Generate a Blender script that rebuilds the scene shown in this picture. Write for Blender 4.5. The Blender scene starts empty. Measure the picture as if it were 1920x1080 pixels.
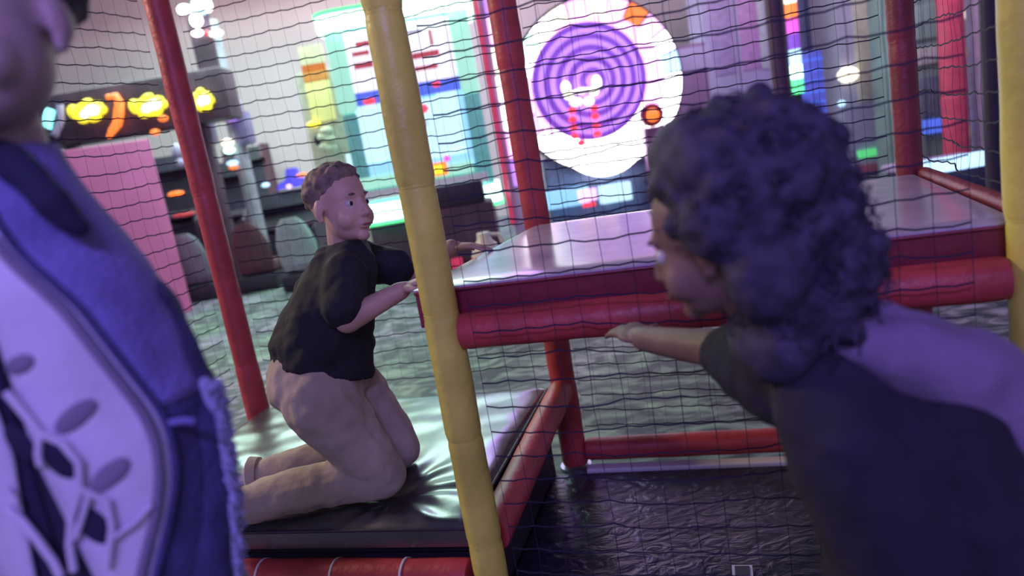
import bpy, bmesh, math, random
from mathutils import Vector as V, Matrix as M, noise
random.seed(7)
S = bpy.context.scene
COL = S.collection
# ------------------------------------------------------------------ camera
F = 1387.0; HC = 1.3; PIT = math.radians(11.1); ROL = math.radians(9.7)
fw = V((0, math.cos(PIT), -math.sin(PIT))); up0 = V((0, math.sin(PIT), math.cos(PIT))); rt0 = V((1, 0, 0))
CX = rt0*math.cos(ROL) - up0*math.sin(ROL); CY = rt0*math.sin(ROL) + up0*math.cos(ROL)
CP = V((0, 0, HC))
cam = bpy.data.cameras.new('camera'); cam.sensor_width = 36; cam.lens = F/1920*36
cam.clip_start = 0.02; cam.clip_end = 100
cam.dof.use_dof = True; cam.dof.focus_distance = 2.1; cam.dof.aperture_fstop = 1.8
co = bpy.data.objects.new('camera', cam); COL.objects.link(co)
m = M.Identity(4)
for i in range(3):
    m[i][0] = CX[i]; m[i][1] = CY[i]; m[i][2] = -fw[i]; m[i][3] = CP[i]
co.matrix_world = m
S.camera = co
# ------------------------------------------------------------------ world, lamps, exposure
w = bpy.data.worlds.new('world'); S.world = w; w.use_nodes = True
bg = w.node_tree.nodes['Background']; bg.inputs[0].default_value = (0.40, 0.34, 0.62, 1); bg.inputs[1].default_value = 0.68
S.view_settings.view_transform = 'Standard'; S.view_settings.look = 'None'
S.view_settings.exposure = 0.12; S.view_settings.gamma = 1.0; S.view_settings.use_curve_mapping = False

def lamp(name, loc, target, size, power, color, sy=None):
    l = bpy.data.lights.new(name, 'AREA'); l.energy = power; l.color = color
    l.shape = 'RECTANGLE'; l.size = size; l.size_y = sy or size
    o = bpy.data.objects.new(name, l); COL.objects.link(o); o.location = loc
    o.rotation_euler = (V(target)-V(loc)).to_track_quat('-Z', 'Y').to_euler()
    return o
lamp('violet_blacklight', (-0.3, -1.3, 2.7), (-0.2, 1.4, 0.9), 0.9, 52, (0.36, 0.27, 1.0), 0.3)
lamp('warm_arcade_lamp', (-4.2, 3.4, 3.4), (-0.6, 2.1, 0.7), 0.8, 120, (1.0, 0.76, 0.52))
lamp('wall_wash_lamp', (-1.5, 10.4, 5.4), (-2.5, 13.5, 2.2), 7.0, 130, (1.0, 0.80, 0.76), 0.5)
lamp('hall_lamp', (3.5, 6.0, 4.2), (3.0, 11.0, 0.6), 3.0, 110, (0.86, 0.72, 1.0), 1.0)

# ------------------------------------------------------------------ materials
MATS = {}
def nd(t, k, **kw):
    n = t.nodes.new(k)
    for a, b in kw.items(): setattr(n, a, b)
    return n
def mat(name, col, rough=0.6, metal=0.0, em=None, es=0.0, var=0.12, scale=12.0, bump=0.0, bscale=60.0, coat=0.0, spec=0.5, col2=None, ior=1.5):
    if name in MATS: return MATS[name]
    mt = bpy.data.materials.new(name); mt.use_nodes = True; t = mt.node_tree
    b = t.nodes['Principled BSDF']; L = t.links.new
    tc = nd(t, 'ShaderNodeTexCoord')
    nz = nd(t, 'ShaderNodeTexNoise'); nz.inputs['Scale'].default_value = scale; nz.inputs['Detail'].default_value = 4
    L(tc.outputs['Object'], nz.inputs['Vector'])
    cr = nd(t, 'ShaderNodeValToRGB'); c = tuple(col)
    c2 = tuple(col2) if col2 else tuple(min(1, x*(1+var)) for x in c)
    c1 = c if col2 else tuple(x*(1-var) for x in c)
    cr.color_ramp.elements[0].position = 0.35; cr.color_ramp.elements[1].position = 0.65
    cr.color_ramp.elements[0].color = (*c1, 1); cr.color_ramp.elements[1].color = (*c2, 1)
    L(nz.outputs['Fac'], cr.inputs['Fac']); L(cr.outputs['Color'], b.inputs['Base Color'])
    b.inputs['Roughness'].default_value = rough; b.inputs['Metallic'].default_value = metal
    b.inputs['Coat Weight'].default_value = coat; b.inputs['Specular IOR Level'].default_value = spec
    b.inputs['IOR'].default_value = ior
    if em is not None:
        b.inputs['Emission Color'].default_value = (*em, 1); b.inputs['Emission Strength'].default_value = es
    if bump > 0:
        n2 = nd(t, 'ShaderNodeTexNoise'); n2.inputs['Scale'].default_value = bscale; n2.inputs['Detail'].default_value = 3
        L(tc.outputs['Object'], n2.inputs['Vector'])
        bp = nd(t, 'ShaderNodeBump'); bp.inputs['Strength'].default_value = bump; bp.inputs['Distance'].default_value = 0.01
        L(n2.outputs['Fac'], bp.inputs['Height']); L(bp.outputs['Normal'], b.inputs['Normal'])
    MATS[name] = mt
    return mt
def glow(name, col, s): return mat(name, tuple(0.5*c+0.05 for c in col), 0.4, em=col, es=s)

def carpet(name, c0, c1, c2, scale, rough, spec, bump):
    mt = bpy.data.materials.new(name); mt.use_nodes = True; t = mt.node_tree; L = t.links.new
    b = t.nodes['Principled BSDF']; tc = nd(t, 'ShaderNodeTexCoord')
    mp = nd(t, 'ShaderNodeMapping'); mp.inputs['Rotation'].default_value = (0, 0, 0.5); mp.inputs['Scale'].default_value = (1, 1.6, 1)
    L(tc.outputs['Object'], mp.inputs['Vector'])
    n1 = nd(t, 'ShaderNodeTexNoise'); n1.inputs['Scale'].default_value = scale; n1.inputs['Detail'].default_value = 5; n1.inputs['Distortion'].default_value = 1.6
    n2 = nd(t, 'ShaderNodeTexNoise'); n2.inputs['Scale'].default_value = scale*0.22; n2.inputs['Detail'].default_value = 2
    L(mp.outputs['Vector'], n1.inputs['Vector']); L(tc.outputs['Object'], n2.inputs['Vector'])
    r1 = nd(t, 'ShaderNodeValToRGB'); e = r1.color_ramp.elements
    e[0].position = 0.42; e[0].color = (0, 0, 0, 1); e[1].position = 0.66; e[1].color = (1, 1, 1, 1)
    L(n1.outputs['Fac'], r1.inputs['Fac'])
    mixc = nd(t, 'ShaderNodeMix', data_type='RGBA'); mixc.inputs['A'].default_value = (*c1, 1); mixc.inputs['B'].default_value = (*c2, 1)
    r2 = nd(t, 'ShaderNodeValToRGB'); r2.color_ramp.elements[0].position = 0.42; r2.color_ramp.elements[1].position = 0.58
    L(n2.outputs['Fac'], r2.inputs['Fac']); L(r2.outputs['Color'], mixc.inputs['Factor'])
    mx = nd(t, 'ShaderNodeMix', data_type='RGBA'); mx.inputs['A'].default_value = (*c0, 1)
    L(r1.outputs['Color'], mx.inputs['Factor']); L(mixc.outputs['Result'], mx.inputs['B']); L(mx.outputs['Result'], b.inputs['Base Color'])
    b.inputs['Roughness'].default_value = rough; b.inputs['Specular IOR Level'].default_value = spec
    bp = nd(t, 'ShaderNodeBump'); bp.inputs['Strength'].default_value = bump; bp.inputs['Distance'].default_value = 0.02
    L(n1.outputs['Fac'], bp.inputs['Height']); L(bp.outputs['Normal'], b.inputs['Normal'])
    return mt

RED = mat('red_vinyl_foam', (0.46, 0.055, 0.062), 0.45, var=0.18, scale=9, bump=0.25, bscale=45)
MAROON = mat('maroon_vinyl', (0.20, 0.022, 0.045), 0.4, var=0.2, scale=6, bump=0.2, bscale=30)
RED_SHADE = mat('shaded_red_vinyl_foam', (0.24, 0.028, 0.050), 0.45, var=0.18, scale=9, bump=0.25, bscale=45)  # darker copy of the red foam, shade painted into the colour
YEL = mat('yellow_vinyl_foam', (0.70, 0.62, 0.11), 0.42, var=0.16, scale=5, bump=0.35, bscale=28)
TWINE = mat('net_twine', (0.016, 0.014, 0.04), 0.8)
BLACKV = mat('black_vinyl', (0.030, 0.034, 0.046), 0.26, var=0.3, ior=2.5, bump=0.10, bscale=9)
GREYV = mat('grey_vinyl', (0.50, 0.42, 0.58), 0.2, var=0.08, ior=2.1, bump=0.04, bscale=9)
DARKP = mat('dark_panel', (0.030, 0.022, 0.045), 0.5, var=0.35, scale=3)
BROWN = mat('brown_panel', (0.085, 0.045, 0.075), 0.55, var=0.35, scale=4)
STEEL = mat('steel', (0.45, 0.45, 0.5), 0.35, 0.9)
WHITEP = mat('white_plastic', (0.72, 0.70, 0.76), 0.4, var=0.05)
MINTP = mat('mint_panel', (0.42, 0.72, 0.60), 0.4, em=(0.40, 0.95, 0.70), es=0.6, var=0.06)
TEALP = mat('teal_panel', (0.16, 0.42, 0.42), 0.4, em=(0.15, 0.6, 0.55), es=0.25)
LAVP = mat('lavender_panel', (0.50, 0.40, 0.62), 0.5, var=0.08, scale=3)
PINKP = mat('pink_panel', (0.72, 0.20, 0.42), 0.5, var=0.07, scale=3, em=(0.8, 0.2, 0.45), es=0.10)
G_MINT = glow('mint_white_light', (0.55, 1.0, 0.80), 3.6)
G_GREEN = glow('green_light', (0.12, 1.0, 0.35), 1.3)
G_WHITE = glow('white_light', (1.0, 0.95, 1.0), 4.6)
G_CREAM = glow('cream_light', (1.0, 0.95, 0.75), 1.8)
G_SKY = glow('sky_blue_screen', (0.28, 0.62, 0.95), 0.95)
G_PALE = glow('pale_blue_screen', (0.50, 0.80, 0.95), 1.1)
G_BLUE = glow('deep_blue_light', (0.08, 0.16, 0.85), 0.75)
G_ICE = glow('ice_blue_light', (0.45, 0.72, 1.0), 1.5)
G_VIO = glow('violet_light', (0.24, 0.06, 0.66), 0.65)
G_VIO2 = glow('bright_violet_light', (0.52, 0.24, 1.0), 1.05)
G_PINK = glow('pink_light', (1.0, 0.50, 0.95), 1.5)
G_MAG = glow('magenta_light', (0.85, 0.10, 0.75), 0.9)
G_RED = glow('red_light', (1.0, 0.05, 0.10), 1.0)
G_ORA = glow('orange_light', (1.0, 0.20, 0.02), 1.2)
G_YEL = glow('yellow_light', (0.95, 0.80, 0.03), 1.1)
G_HEAD = mat('lit_header', (0.6, 0.6, 0.66), 0.4, em=(0.78, 0.78, 0.88), es=1.0, var=0.06)

# ------------------------------------------------------------------ helpers
def P(px, py, Y):
    d = fw + CX*((px-960)/F) - CY*((py-540)/F)
    return CP + d*(Y/d.y)
def PZ(px, py, z):
    d = fw + CX*((px-960)/F) - CY*((py-540)/F)
    return CP + d*((z-HC)/d.z)
def frame(z, x=None):
    z = z.normalized(); a = V((0, 0, 1)) if abs(z.z) < .95 else V((1, 0, 0))
    x = (x - z*x.dot(z)).normalized() if x is not None else a.cross(z).normalized()
    return x, z.cross(x)
class MB:
    def __init__(s): s.bm = bmesh.new()
    def box(s, c, d, rot=0.0, bev=0.0):
        r = bmesh.ops.create_cube(s.bm, size=1)
        bmesh.ops.scale(s.bm, vec=V(d), verts=r['verts'])
        if rot: bmesh.ops.rotate(s.bm, verts=r['verts'], cent=(0, 0, 0), matrix=M.Rotation(rot, 3, 'Z'))
        bmesh.ops.translate(s.bm, vec=V(c), verts=r['verts'])
        if bev:
            es = {e for v in r['verts'] for e in v.link_edges}
            bmesh.ops.bevel(s.bm, geom=list(es), offset=bev, segments=2, affect='EDGES', profile=0.6)
        return s
    def ring(s, rings, cap=True, closed=True):
        bm = s.bm; vs = [[bm.verts.new(p) for p in r] for r in rings]; n = len(rings[0])
        for a, b in zip(vs[:-1], vs[1:]):
            for i in range(n if closed else n-1):
                j = (i+1) % n; bm.faces.new((a[i], a[j], b[j], b[i]))
        if cap: bm.faces.new(vs[0][::-1]); bm.faces.new(vs[-1])
        return s
    def tube(s, pts, rad, n=10, cap=True, up=None):
        pts = [V(p) for p in pts]
        if not hasattr(rad, '__len__'): rad = [rad]*len(pts)
        rings = []; x = up
        for i, p in enumerate(pts):
            t = pts[min(i+1, len(pts)-1)] - pts[max(i-1, 0)]
            x, y = frame(t, x)
            r = rad[i]; rx, ry = r if hasattr(r, '__len__') else (r, r)
            rings.append([p + x*math.cos(2*math.pi*k/n)*rx + y*math.sin(2*math.pi*k/n)*ry for k in range(n)])
        return s.ring(rings, cap)
    def cap(s, p0, p1, r0, r1=None, n=14):
        # capsule with tapered sides
        p0, p1 = V(p0), V(p1); r1 = r0 if r1 is None else r1; d = (p1-p0).normalized()
        pts, rad = [], []
        for k in range(1, 5): a = math.pi/2*k/5; pts.append(p0-d*r0*math.cos(a)); rad.append(r0*math.sin(a))
        pts.append(p0); rad.append(r0); pts.append(p1); rad.append(r1)
        for k in range(4, 0, -1): a = math.pi/2*k/5; pts.append(p1+d*r1*math.cos(a)); rad.append(r1*math.sin(a))
        return s.tube(pts, rad, n)
    def chain(s, pts, rad):
        for a, b, r, q in zip(pts[:-1], pts[1:], rad[:-1], rad[1:]): s.cap(a, b, r, q)
        return s
    def ell(s, c, r, rot=None, seg=20):
        if not hasattr(r, '__len__'): r = (r, r, r)
        c = V(c); m_ = max(6, seg*2//3); bm = s.bm
        X = (rot@V((1, 0, 0)) if rot else V((1, 0, 0)))*r[0]; Yv = (rot@V((0, 1, 0)) if rot else V((0, 1, 0)))*r[1]; Zv = (rot@V((0, 0, 1)) if rot else V((0, 0, 1)))*r[2]
        lo, hi = bm.verts.new(c-Zv), bm.verts.new(c+Zv); prev = None
        for j in range(1, m_):
            ph = math.pi*j/m_; q, z = math.sin(ph), -math.cos(ph)
            row = [bm.verts.new(c+X*(q*math.cos(2*math.pi*k/seg))+Yv*(q*math.sin(2*math.pi*k/seg))+Zv*z) for k in range(seg)]
            for k in range(seg):
                n_ = (k+1) % seg
                if prev is None: bm.faces.new((lo, row[n_], row[k]))
                else: bm.faces.new((prev[k], prev[n_], row[n_], row[k]))
            prev = row
        for k in range(seg): bm.faces.new((prev[k], prev[(k+1) % seg], hi))
        return s
    def disc(s, c, r, th, n=40, axis=V((0, 1, 0)), r_in=0.0):
        c = V(c); axis = V(axis).normalized(); x, y = frame(axis)
        def rg(rr, o): return [c + axis*o + x*math.cos(2*math.pi*k/n)*rr + y*math.sin(2*math.pi*k/n)*rr for k in range(n)]
        if r_in <= 0: return s.ring([rg(r, 0), rg(r, th)])
        return s.ring([rg(r_in, 0), rg(r, 0), rg(r, th), rg(r_in, th), rg(r_in, 0)], cap=False)
    def ell_loft(s, rings, n=28):
        # rings: (centre, xaxis vec scaled, yaxis vec scaled)
        return s.ring([[V(c)+V(a)*math.cos(2*math.pi*k/n)+V(b)*math.sin(2*math.pi*k/n) for k in range(n)] for c, a, b in rings])
    def prism(s, poly, y0, y1):
        # polygon in x,z extruded along y
        return s.ring([[V((x, y0, z)) for x, z in poly], [V((x, y1, z)) for x, z in poly]])
    def done(s, name, mt, parent=None, smooth=True, base=None):
        bmesh.ops.remove_doubles(s.bm, verts=s.bm.verts, dist=1e-6)
        bmesh.ops.recalc_face_normals(s.bm, faces=s.bm.faces)
        me = bpy.data.meshes.new(name); s.bm.to_mesh(me); s.bm.free()
        return link(name, me, mt, parent, smooth)
def link(name, me, mt, parent=None, smooth=True):
    o = bpy.data.objects.new(name, me); COL.objects.link(o)
    if not me.materials: me.materials.append(mt)
    if smooth:
        me.polygons.foreach_set('use_smooth', [True]*len(me.polygons))
        try: me.set_sharp_from_angle(angle=math.radians(42))
        except Exception: pass
    if parent is not None:
        o.parent = parent
        if parent.type == 'EMPTY': o.matrix_parent_inverse = M.Translation(-parent.location)
    return o
def recentre(o):
    me = o.data; xs = [v.co for v in me.vertices]
    c = V(((min(v.x for v in xs)+max(v.x for v in xs))/2, (min(v.y for v in xs)+max(v.y for v in xs))/2, min(v.z for v in xs)))
    me.transform(M.Translation(-c)); o.location = c
    return o
def tag(o, label=None, cat=None, group=None, kind=None):
    if label: o['label'] = label
    if cat: o['category'] = cat
    if group: o['group'] = group
    if kind: o['kind'] = kind
    return o
def thing(name, loc, label, cat, group=None):
    o = bpy.data.objects.new(name, None); COL.objects.link(o); o.location = V(loc); o.empty_display_size = 0.1
    return tag(o, label, cat, group)
def solo(mb, name, mt, label, cat, group=None, smooth=True):
    return tag(recentre(mb.done(name, mt, None, smooth)), label, cat, group)
def struct(mb, name, mt): return tag(recentre(mb.done(name, mt, None, False)), None, None, None, 'structure')
def remesh(o, vox, it=3, fac=0.5, disp=None):
    r = o.modifiers.new('r', 'REMESH'); r.mode = 'VOXEL'; r.voxel_size = vox
    if it:
        sm = o.modifiers.new('s', 'SMOOTH'); sm.iterations = it; sm.factor = fac
    dg = bpy.context.evaluated_depsgraph_get(); ev = o.evaluated_get(dg)
    me = bpy.data.meshes.new_from_object(ev); o.modifiers.clear(); old = o.data; o.data = me; bpy.data.meshes.remove(old)
    if disp:
        ns = [v.normal.copy() for v in me.vertices]
        for v, n in zip(me.vertices, ns): v.co += n*disp(v.co)
    me.polygons.foreach_set('use_smooth', [True]*len(me.polygons))
    return o
def nz3(p, s): return noise.noise(V(p)*s)

# ------------------------------------------------------------------ grid of the play frame
A = math.radians(16.5)
E1 = V((math.cos(A), -math.sin(A), 0)); E2 = V((math.sin(A), math.cos(A), 0))
Y1 = V((-0.175, 1.71, 0)); R1 = Y1+E2*1.085; R0 = R1-E1*1.39; Y0 = Y1-E1*1.39
Y2 = Y1+E1*1.215; R2 = R1+E1*1.258
def Z(p, z): return V((p.x, p.y, z))

# ------------------------------------------------------------------ setting
CARPET = carpet('arcade_carpet', (0.050, 0.055, 0.075), (0.26, 0.36, 0.28), (0.40, 0.34, 0.48), 4.0, 0.6, 0.4, 0.3)
struct(MB().box((1, 5, -0.05), (26, 18, 0.1)), 'floor', CARPET)
WALL = mat('wall_paint', (0.64, 0.49, 0.52), 0.8, var=0.06, scale=0.6)
struct(MB().box((1, 13.6, 2.9), (26, 0.2, 5.8)), 'wall_back', WALL)
struct(MB().box((1, 5, 5.86), (26, 18, 0.12)), 'ceiling', mat('ceiling_paint', (0.25, 0.22, 0.30), 0.9))

def ceiling_light(x, y, w, d, mt, label):
    z = 4.4
    t = thing('ceiling_light', (x, y, z), label, 'ceiling light', 'suspended ceiling lights over the arcade')
    MB().box((x, y, z+0.07), (w+0.06, d+0.06, 0.09)).done('housing', STEEL, t, False)
    MB().box((x, y, z+0.015), (w, d, 0.03)).done('diffuser', mt, t, False)
    for sx in (-1, 1):
        MB().tube([(x+sx*w*0.4, y, z+0.11), (x+sx*w*0.4, y, 5.80)], 0.012, 6).done('suspension_rod', STEEL, t)
G_CEILM = glow('mint_ceiling_panel', (0.66, 1.0, 0.86), 8.5)
G_CEILV = glow('violet_ceiling_panel', (0.55, 0.28, 1.0), 7.0)
for x, y, w, d, mt, lab in (
        (-4.0, 8.6, 1.5, 1.7, G_CEILM, 'mint ceiling panel farthest left in the front row'), (-2.4, 8.6, 1.5, 1.7, G_CEILM, 'mint ceiling panel in the middle of the front row'), (-0.95, 8.6, 1.2, 1.7, G_CEILM, 'mint ceiling panel over the prize machine'),
        (-4.6, 10.7, 1.6, 2.2, G_CEILM, 'mint ceiling panel at far left of the back row'), (-2.9, 10.7, 1.6, 2.2, G_CEILM, 'mint ceiling panel second from the left in the back row'),
        (-1.25, 10.7, 1.4, 2.2, G_CEILM, 'mint ceiling panel beside the violet strip'), (0.05, 10.7, 0.9, 2.2, G_CEILV, 'long violet ceiling strip in the back row'),
        (0.05, 8.6, 0.6, 1.7, G_CEILV, 'short violet ceiling strip beside the prize machine')):
    ceiling_light(x, y, w, d, mt, lab)

# ------------------------------------------------------------------ padded posts and rails
def sleeve(p0, p1, r, seed, wob=0.05, n=18):
    p0, p1 = V(p0), V(p1); L = (p1-p0).length; k = max(8, int(L/0.03)); d = (p1-p0)/L
    x, y = frame(d); rings = []
    ts = [0.0]+[(i+0.5)/k for i in range(k)]+[1.0]
    for q, t in enumerate(ts):
        c = p0+d*L*t
        e = 0.95 if q in (0, len(ts)-1) else 1.0
        rg = []
        for a in range(n):
            u = x*math.cos(2*math.pi*a/n)+y*math.sin(2*math.pi*a/n)
            rr = r*e*(1+wob*nz3((c*1.0+u*0.06)+V((seed, 0, 0)), 9)+wob*0.5*nz3(c+V((seed*3, 1, 2)), 4))
            rg.append(c+u*rr)
        rings.append(rg)
    return MB().ring(rings)
def post(name, p, cuts, r, mt, label, group, foot=True):
    t = thing(name, Z(p, 0), label, 'padded post', group)
    for i, (a, b) in enumerate(zip(cuts[:-1], cuts[1:])):
        o = sleeve(Z(p, a+0.002), Z(p, b-0.002), r*(1+0.03*math.sin(i*2.1+p.x*9)), i*1.7+p.x*5).done('foam_sleeve', mt, t)
    for z in cuts[1:-1]:
        MB().tube([Z(p, z-0.006), Z(p, z+0.006)], r*0.96, 14).done('seam_band', mt, t)
    MB().tube([Z(p, 0), Z(p, 0.012)], r*1.25, 16).done('floor_flange', STEEL, t)
    return t
post('padded_post', R0, [0.02, 0.55, 1.30, 2.35], 0.050, RED, 'red padded post left of the kneeling boy', 'red padded posts of the climbing frame')
post('padded_post', R1, [0.02, 0.36, 0.92, 1.55, 2.35], 0.050, RED, 'red padded post behind the raised platform, left of the glowing wheel', 'red padded posts of the climbing frame')
post('padded_post', R2, [0.02, 0.40, 0.92, 1.40, 2.35], 0.041, RED_SHADE, 'red padded post with shade in its colour at the back right platform corner', 'red padded posts of the climbing frame')
post('padded_post', Y1, [0.02, 0.34, 0.62, 0.93, 1.24, 1.62, 2.3], 0.044, YEL, 'yellow padded post in front of the kneeling boy', 'yellow padded posts of the climbing frame')
post('padded_post', Y2, [0.02, 0.5, 1.0, 1.6, 2.3], 0.044, YEL, 'yellow padded post at the right edge', 'yellow padded posts of the climbing frame')
post('padded_post', Y0, [0.02, 0.7, 1.4, 2.3], 0.044, YEL, 'yellow padded post outside the left edge', 'yellow padded posts of the climbing frame')

def rail(p0, p1, r, mt, label, gap=0.056, ties=(), name='padded_rail'):
    p0, p1 = V(p0), V(p1); d = (p1-p0).normalized(); a, b = p0+d*gap, p1-d*gap
    t = thing(name, V(((a.x+b.x)/2, (a.y+b.y)/2, a.z-r)), label, 'padded rail', 'red padded rails of the climbing frame')
    sleeve(a, b, r, p0.x*7+p0.z).done('foam_sleeve', mt, t)
    for q in ties:
        c = a+(b-a)*q
        MB().tube([c-d*0.003, c+d*0.003], r*1.05, 16).done('cable_tie', WHITEP, t)
        e = c+V((0, -r*1.05, 0.0)); MB().tube([e, e+V((0.006, -0.02, 0.012))], 0.0025, 6).done('tie_end', WHITEP, t)
    return t
rail(Z(Y1, 0.885), Z(Y2, 0.885), 0.044, RED, 'red padded rail under the front edge of the platform', 0.046)
rail(Z(R1, 0.93), Z(R2, 0.93), 0.040, RED, 'red padded rail along the back edge of the platform')
rail(Z(R2+E1*0.032, 0.985), Z(Y2+E1*0.032, 0.985), 0.020, RED_SHADE, 'red padded rail along the right platform edge')
rail(Z(Y1, 0.315), Z(R1, 0.345), 0.048, RED, 'red padded rail along the right side of the mat')
rail(Z(R1, 0.075), Z(R2, 0.075), 0.045, RED, 'red padded rail low over the floor at the back')
rail(Z(Y0, 0.235), Z(Y1, 0.235), 0.048, RED, 'bright red padded rail under the front of the mat', ties=(0.52, 0.70, 0.86))
rail(Z(R0, 0.22), Z(R1, 0.22), 0.045, RED, 'red padded rail behind the mat')

# floor pad inside the frame, white strip at its back edge, little square tag
FP = carpet('scuffed_floor_pad', (0.012, 0.012, 0.028), (0.050, 0.045, 0.085), (0.022, 0.022, 0.05), 11, 0.28, 0.5, 0.35)
def gbox(mb, o, a0, a1, b0, b1, z0, z1, bev=0.0):
    c = o+E1*(a0+a1)/2+E2*(b0+b1)/2
    return mb.box((c.x, c.y, (z0+z1)/2), (a1-a0, b1-b0, z1-z0), -A, bev)
solo(gbox(MB(), Y1, -0.062, 2.6, -0.75, 0.985, 0.001, 0.022, 0.006), 'floor_pad', FP, 'dark scuffed floor pad under the raised platform', 'floor pad', smooth=False)
solo(gbox(MB(), R1, 0.06, 1.22, -0.095, -0.048, 0.002, 0.034, 0.006), 'edging_strip', WHITEP, 'pale strip along the floor below the low back rail', 'edging strip', smooth=False)
q = PZ(1392, 1072, 0.024)
tq = thing('floor_tag', (q.x, q.y, 0.0225), 'small dark square tag with a white outline on the floor pad', 'floor tag')
gbox(MB(), V((q.x, q.y, 0)), -0.028, 0.028, -0.03, 0.03, 0.0225, 0.026).done('outline', WHITEP, tq, False)
gbox(MB(), V((q.x, q.y, 0)), -0.020, 0.020, -0.022, 0.022, 0.0262, 0.0285).done('centre', DARKP, tq, False)

# deck and kneeling mat
deck = thing('mat_deck', Z(Y1-E1*0.7+E2*0.54, 0), 'dark low deck carrying the glossy mat', 'deck')
gbox(MB(), Y1, -1.30, -0.065, 0.065, 1.02, 0.27, 0.296).done('top_board', DARKP, deck, False)
gbox(MB(), Y1, -1.30, -0.065, 0.09, 0.11, 0.0, 0.27).done('front_skirt', DARKP, deck, False)
gbox(MB(), Y1, -0.09, -0.07, 0.11, 1.02, 0.0, 0.27).done('side_skirt', DARKP, deck, False)
mt_ = thing('vinyl_mat', Z(Y1-E1*0.7+E2*0.54, 0.298), 'glossy black wrinkled vinyl mat under the kneeling boy', 'mat')
def mat_top():
    mb = MB(); bm = mb.bm; NX, NY = 110, 96; W0, W1, D0, D1 = -1.31, -0.055, 0.035, 1.035
    kn = PZ(740, 925, 0.37)
    g = []
    for j in range(NY+1):
        row = []
        for i in range(NX+1):
            a = W0+(W1-W0)*i/NX; b = D0+(D1-D0)*j/NY; p = Y1+E1*a+E2*b
            ed = min(a-W0, W1-a, b-D0, D1-b)
            z = 0.372 - 0.022*math.exp(-ed/0.018)
            dv = V((p.x-kn.x, p.y-kn.y, 0)); rr = dv.length; an = math.atan2(dv.y, dv.x)
            fold = 0.0040*math.sin(an*11+3.0*nz3((rr*3, an, 1), 1.5))*math.exp(-((rr-0.20)/0.16)**2)
            z += fold*min(1, ed/0.05) - 0.020*math.exp(-(rr/0.10)**2)
            z += 0.0050*nz3((a*1.2+b*1.6, b*3.2-a*2.0, 3), 2.2)*min(1, ed/0.06) + 0.0022*nz3((p.x, p.y, 5), 11)*min(1, ed/0.06)
            row.append(bm.verts.new((p.x, p.y, z)))
        g.append(row)
    for j in range(NY):
        for i in range(NX): bm.faces.new((g[j][i], g[j][i+1], g[j+1][i+1], g[j+1][i]))
    ex = bmesh.ops.extrude_edge_only(bm, edges=[e for e in bm.edges if e.is_boundary])
    vs = [v for v in ex['geom'] if isinstance(v, bmesh.types.BMVert)]
    for v in vs: v.co.z = 0.299
    return mb
mat_top().done('cover', BLACKV, mt_)
for (a0, b0, a1, b1) in ((-1.31, 0.033, -0.055, 0.033), (-0.053, 0.035, -0.053, 1.035)):
    pa, pb = Y1+E1*a0+E2*b0, Y1+E1*a1+E2*b1
    MB().tube([Z(pa, 0.352), Z(pb, 0.352)], 0.005, 8).done('piping', DARKP, mt_)

# raised platform
pl = thing('raised_platform', Z(Y1+E1*0.6+E2*0.54, 0.93), 'raised platform with a shiny grey vinyl top and maroon edge', 'platform')
mb = MB(); bm = mb.bm
corn = [Y1-E1*0.075+E2*0.02, Y2-E1*0.0+E2*0.055, R2-E1*0.0-E2*0.055, R1+E1*0.0-E2*0.055]
corn[0] = Y1-E1*0.085+E2*0.055
N = 40; g = []
for j in range(N+1):
    row = []
    for i in range(N+1):
        u, v = i/N, j/N
        p = (corn[0]*(1-u)+corn[1]*u)*(1-v)+(corn[3]*(1-u)+corn[2]*u)*v
        ed = min(u, 1-u, v, 1-v)
        z = 0.992-0.008*math.exp(-ed/0.02)+0.0018*nz3((p.x, p.y, 1), 3)*min(1, ed*12)
        row.append(bm.verts.new((p.x, p.y, z)))
    g.append(row)
for j in range(N):
    for i in range(N): bm.faces.new((g[j][i], g[j][i+1], g[j+1][i+1], g[j+1][i]))
ex = bmesh.ops.extrude_edge_only(bm, edges=[e for e in bm.edges if e.is_boundary])
for v in ex['geom']:
    if isinstance(v, bmesh.types.BMVert): v.co.z = 0.978
mb.done('vinyl_top', GREYV, pl)
def quad_prism(cs, z0, z1):
    return MB().ring([[Z(c, z0) for c in cs], [Z(c, z1) for c in cs]])
inn = [corn[0]+E1*0.004, corn[1], corn[2], corn[3]]
quad_prism(inn, 0.888, 0.977).done('maroon_edge', MAROON, pl, False)
MB().tube([Z(inn[0], 0.976)-E2*0.004, Z(inn[1], 0.976)-E2*0.004], 0.004, 8).done('piping', MAROON, pl)

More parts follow.
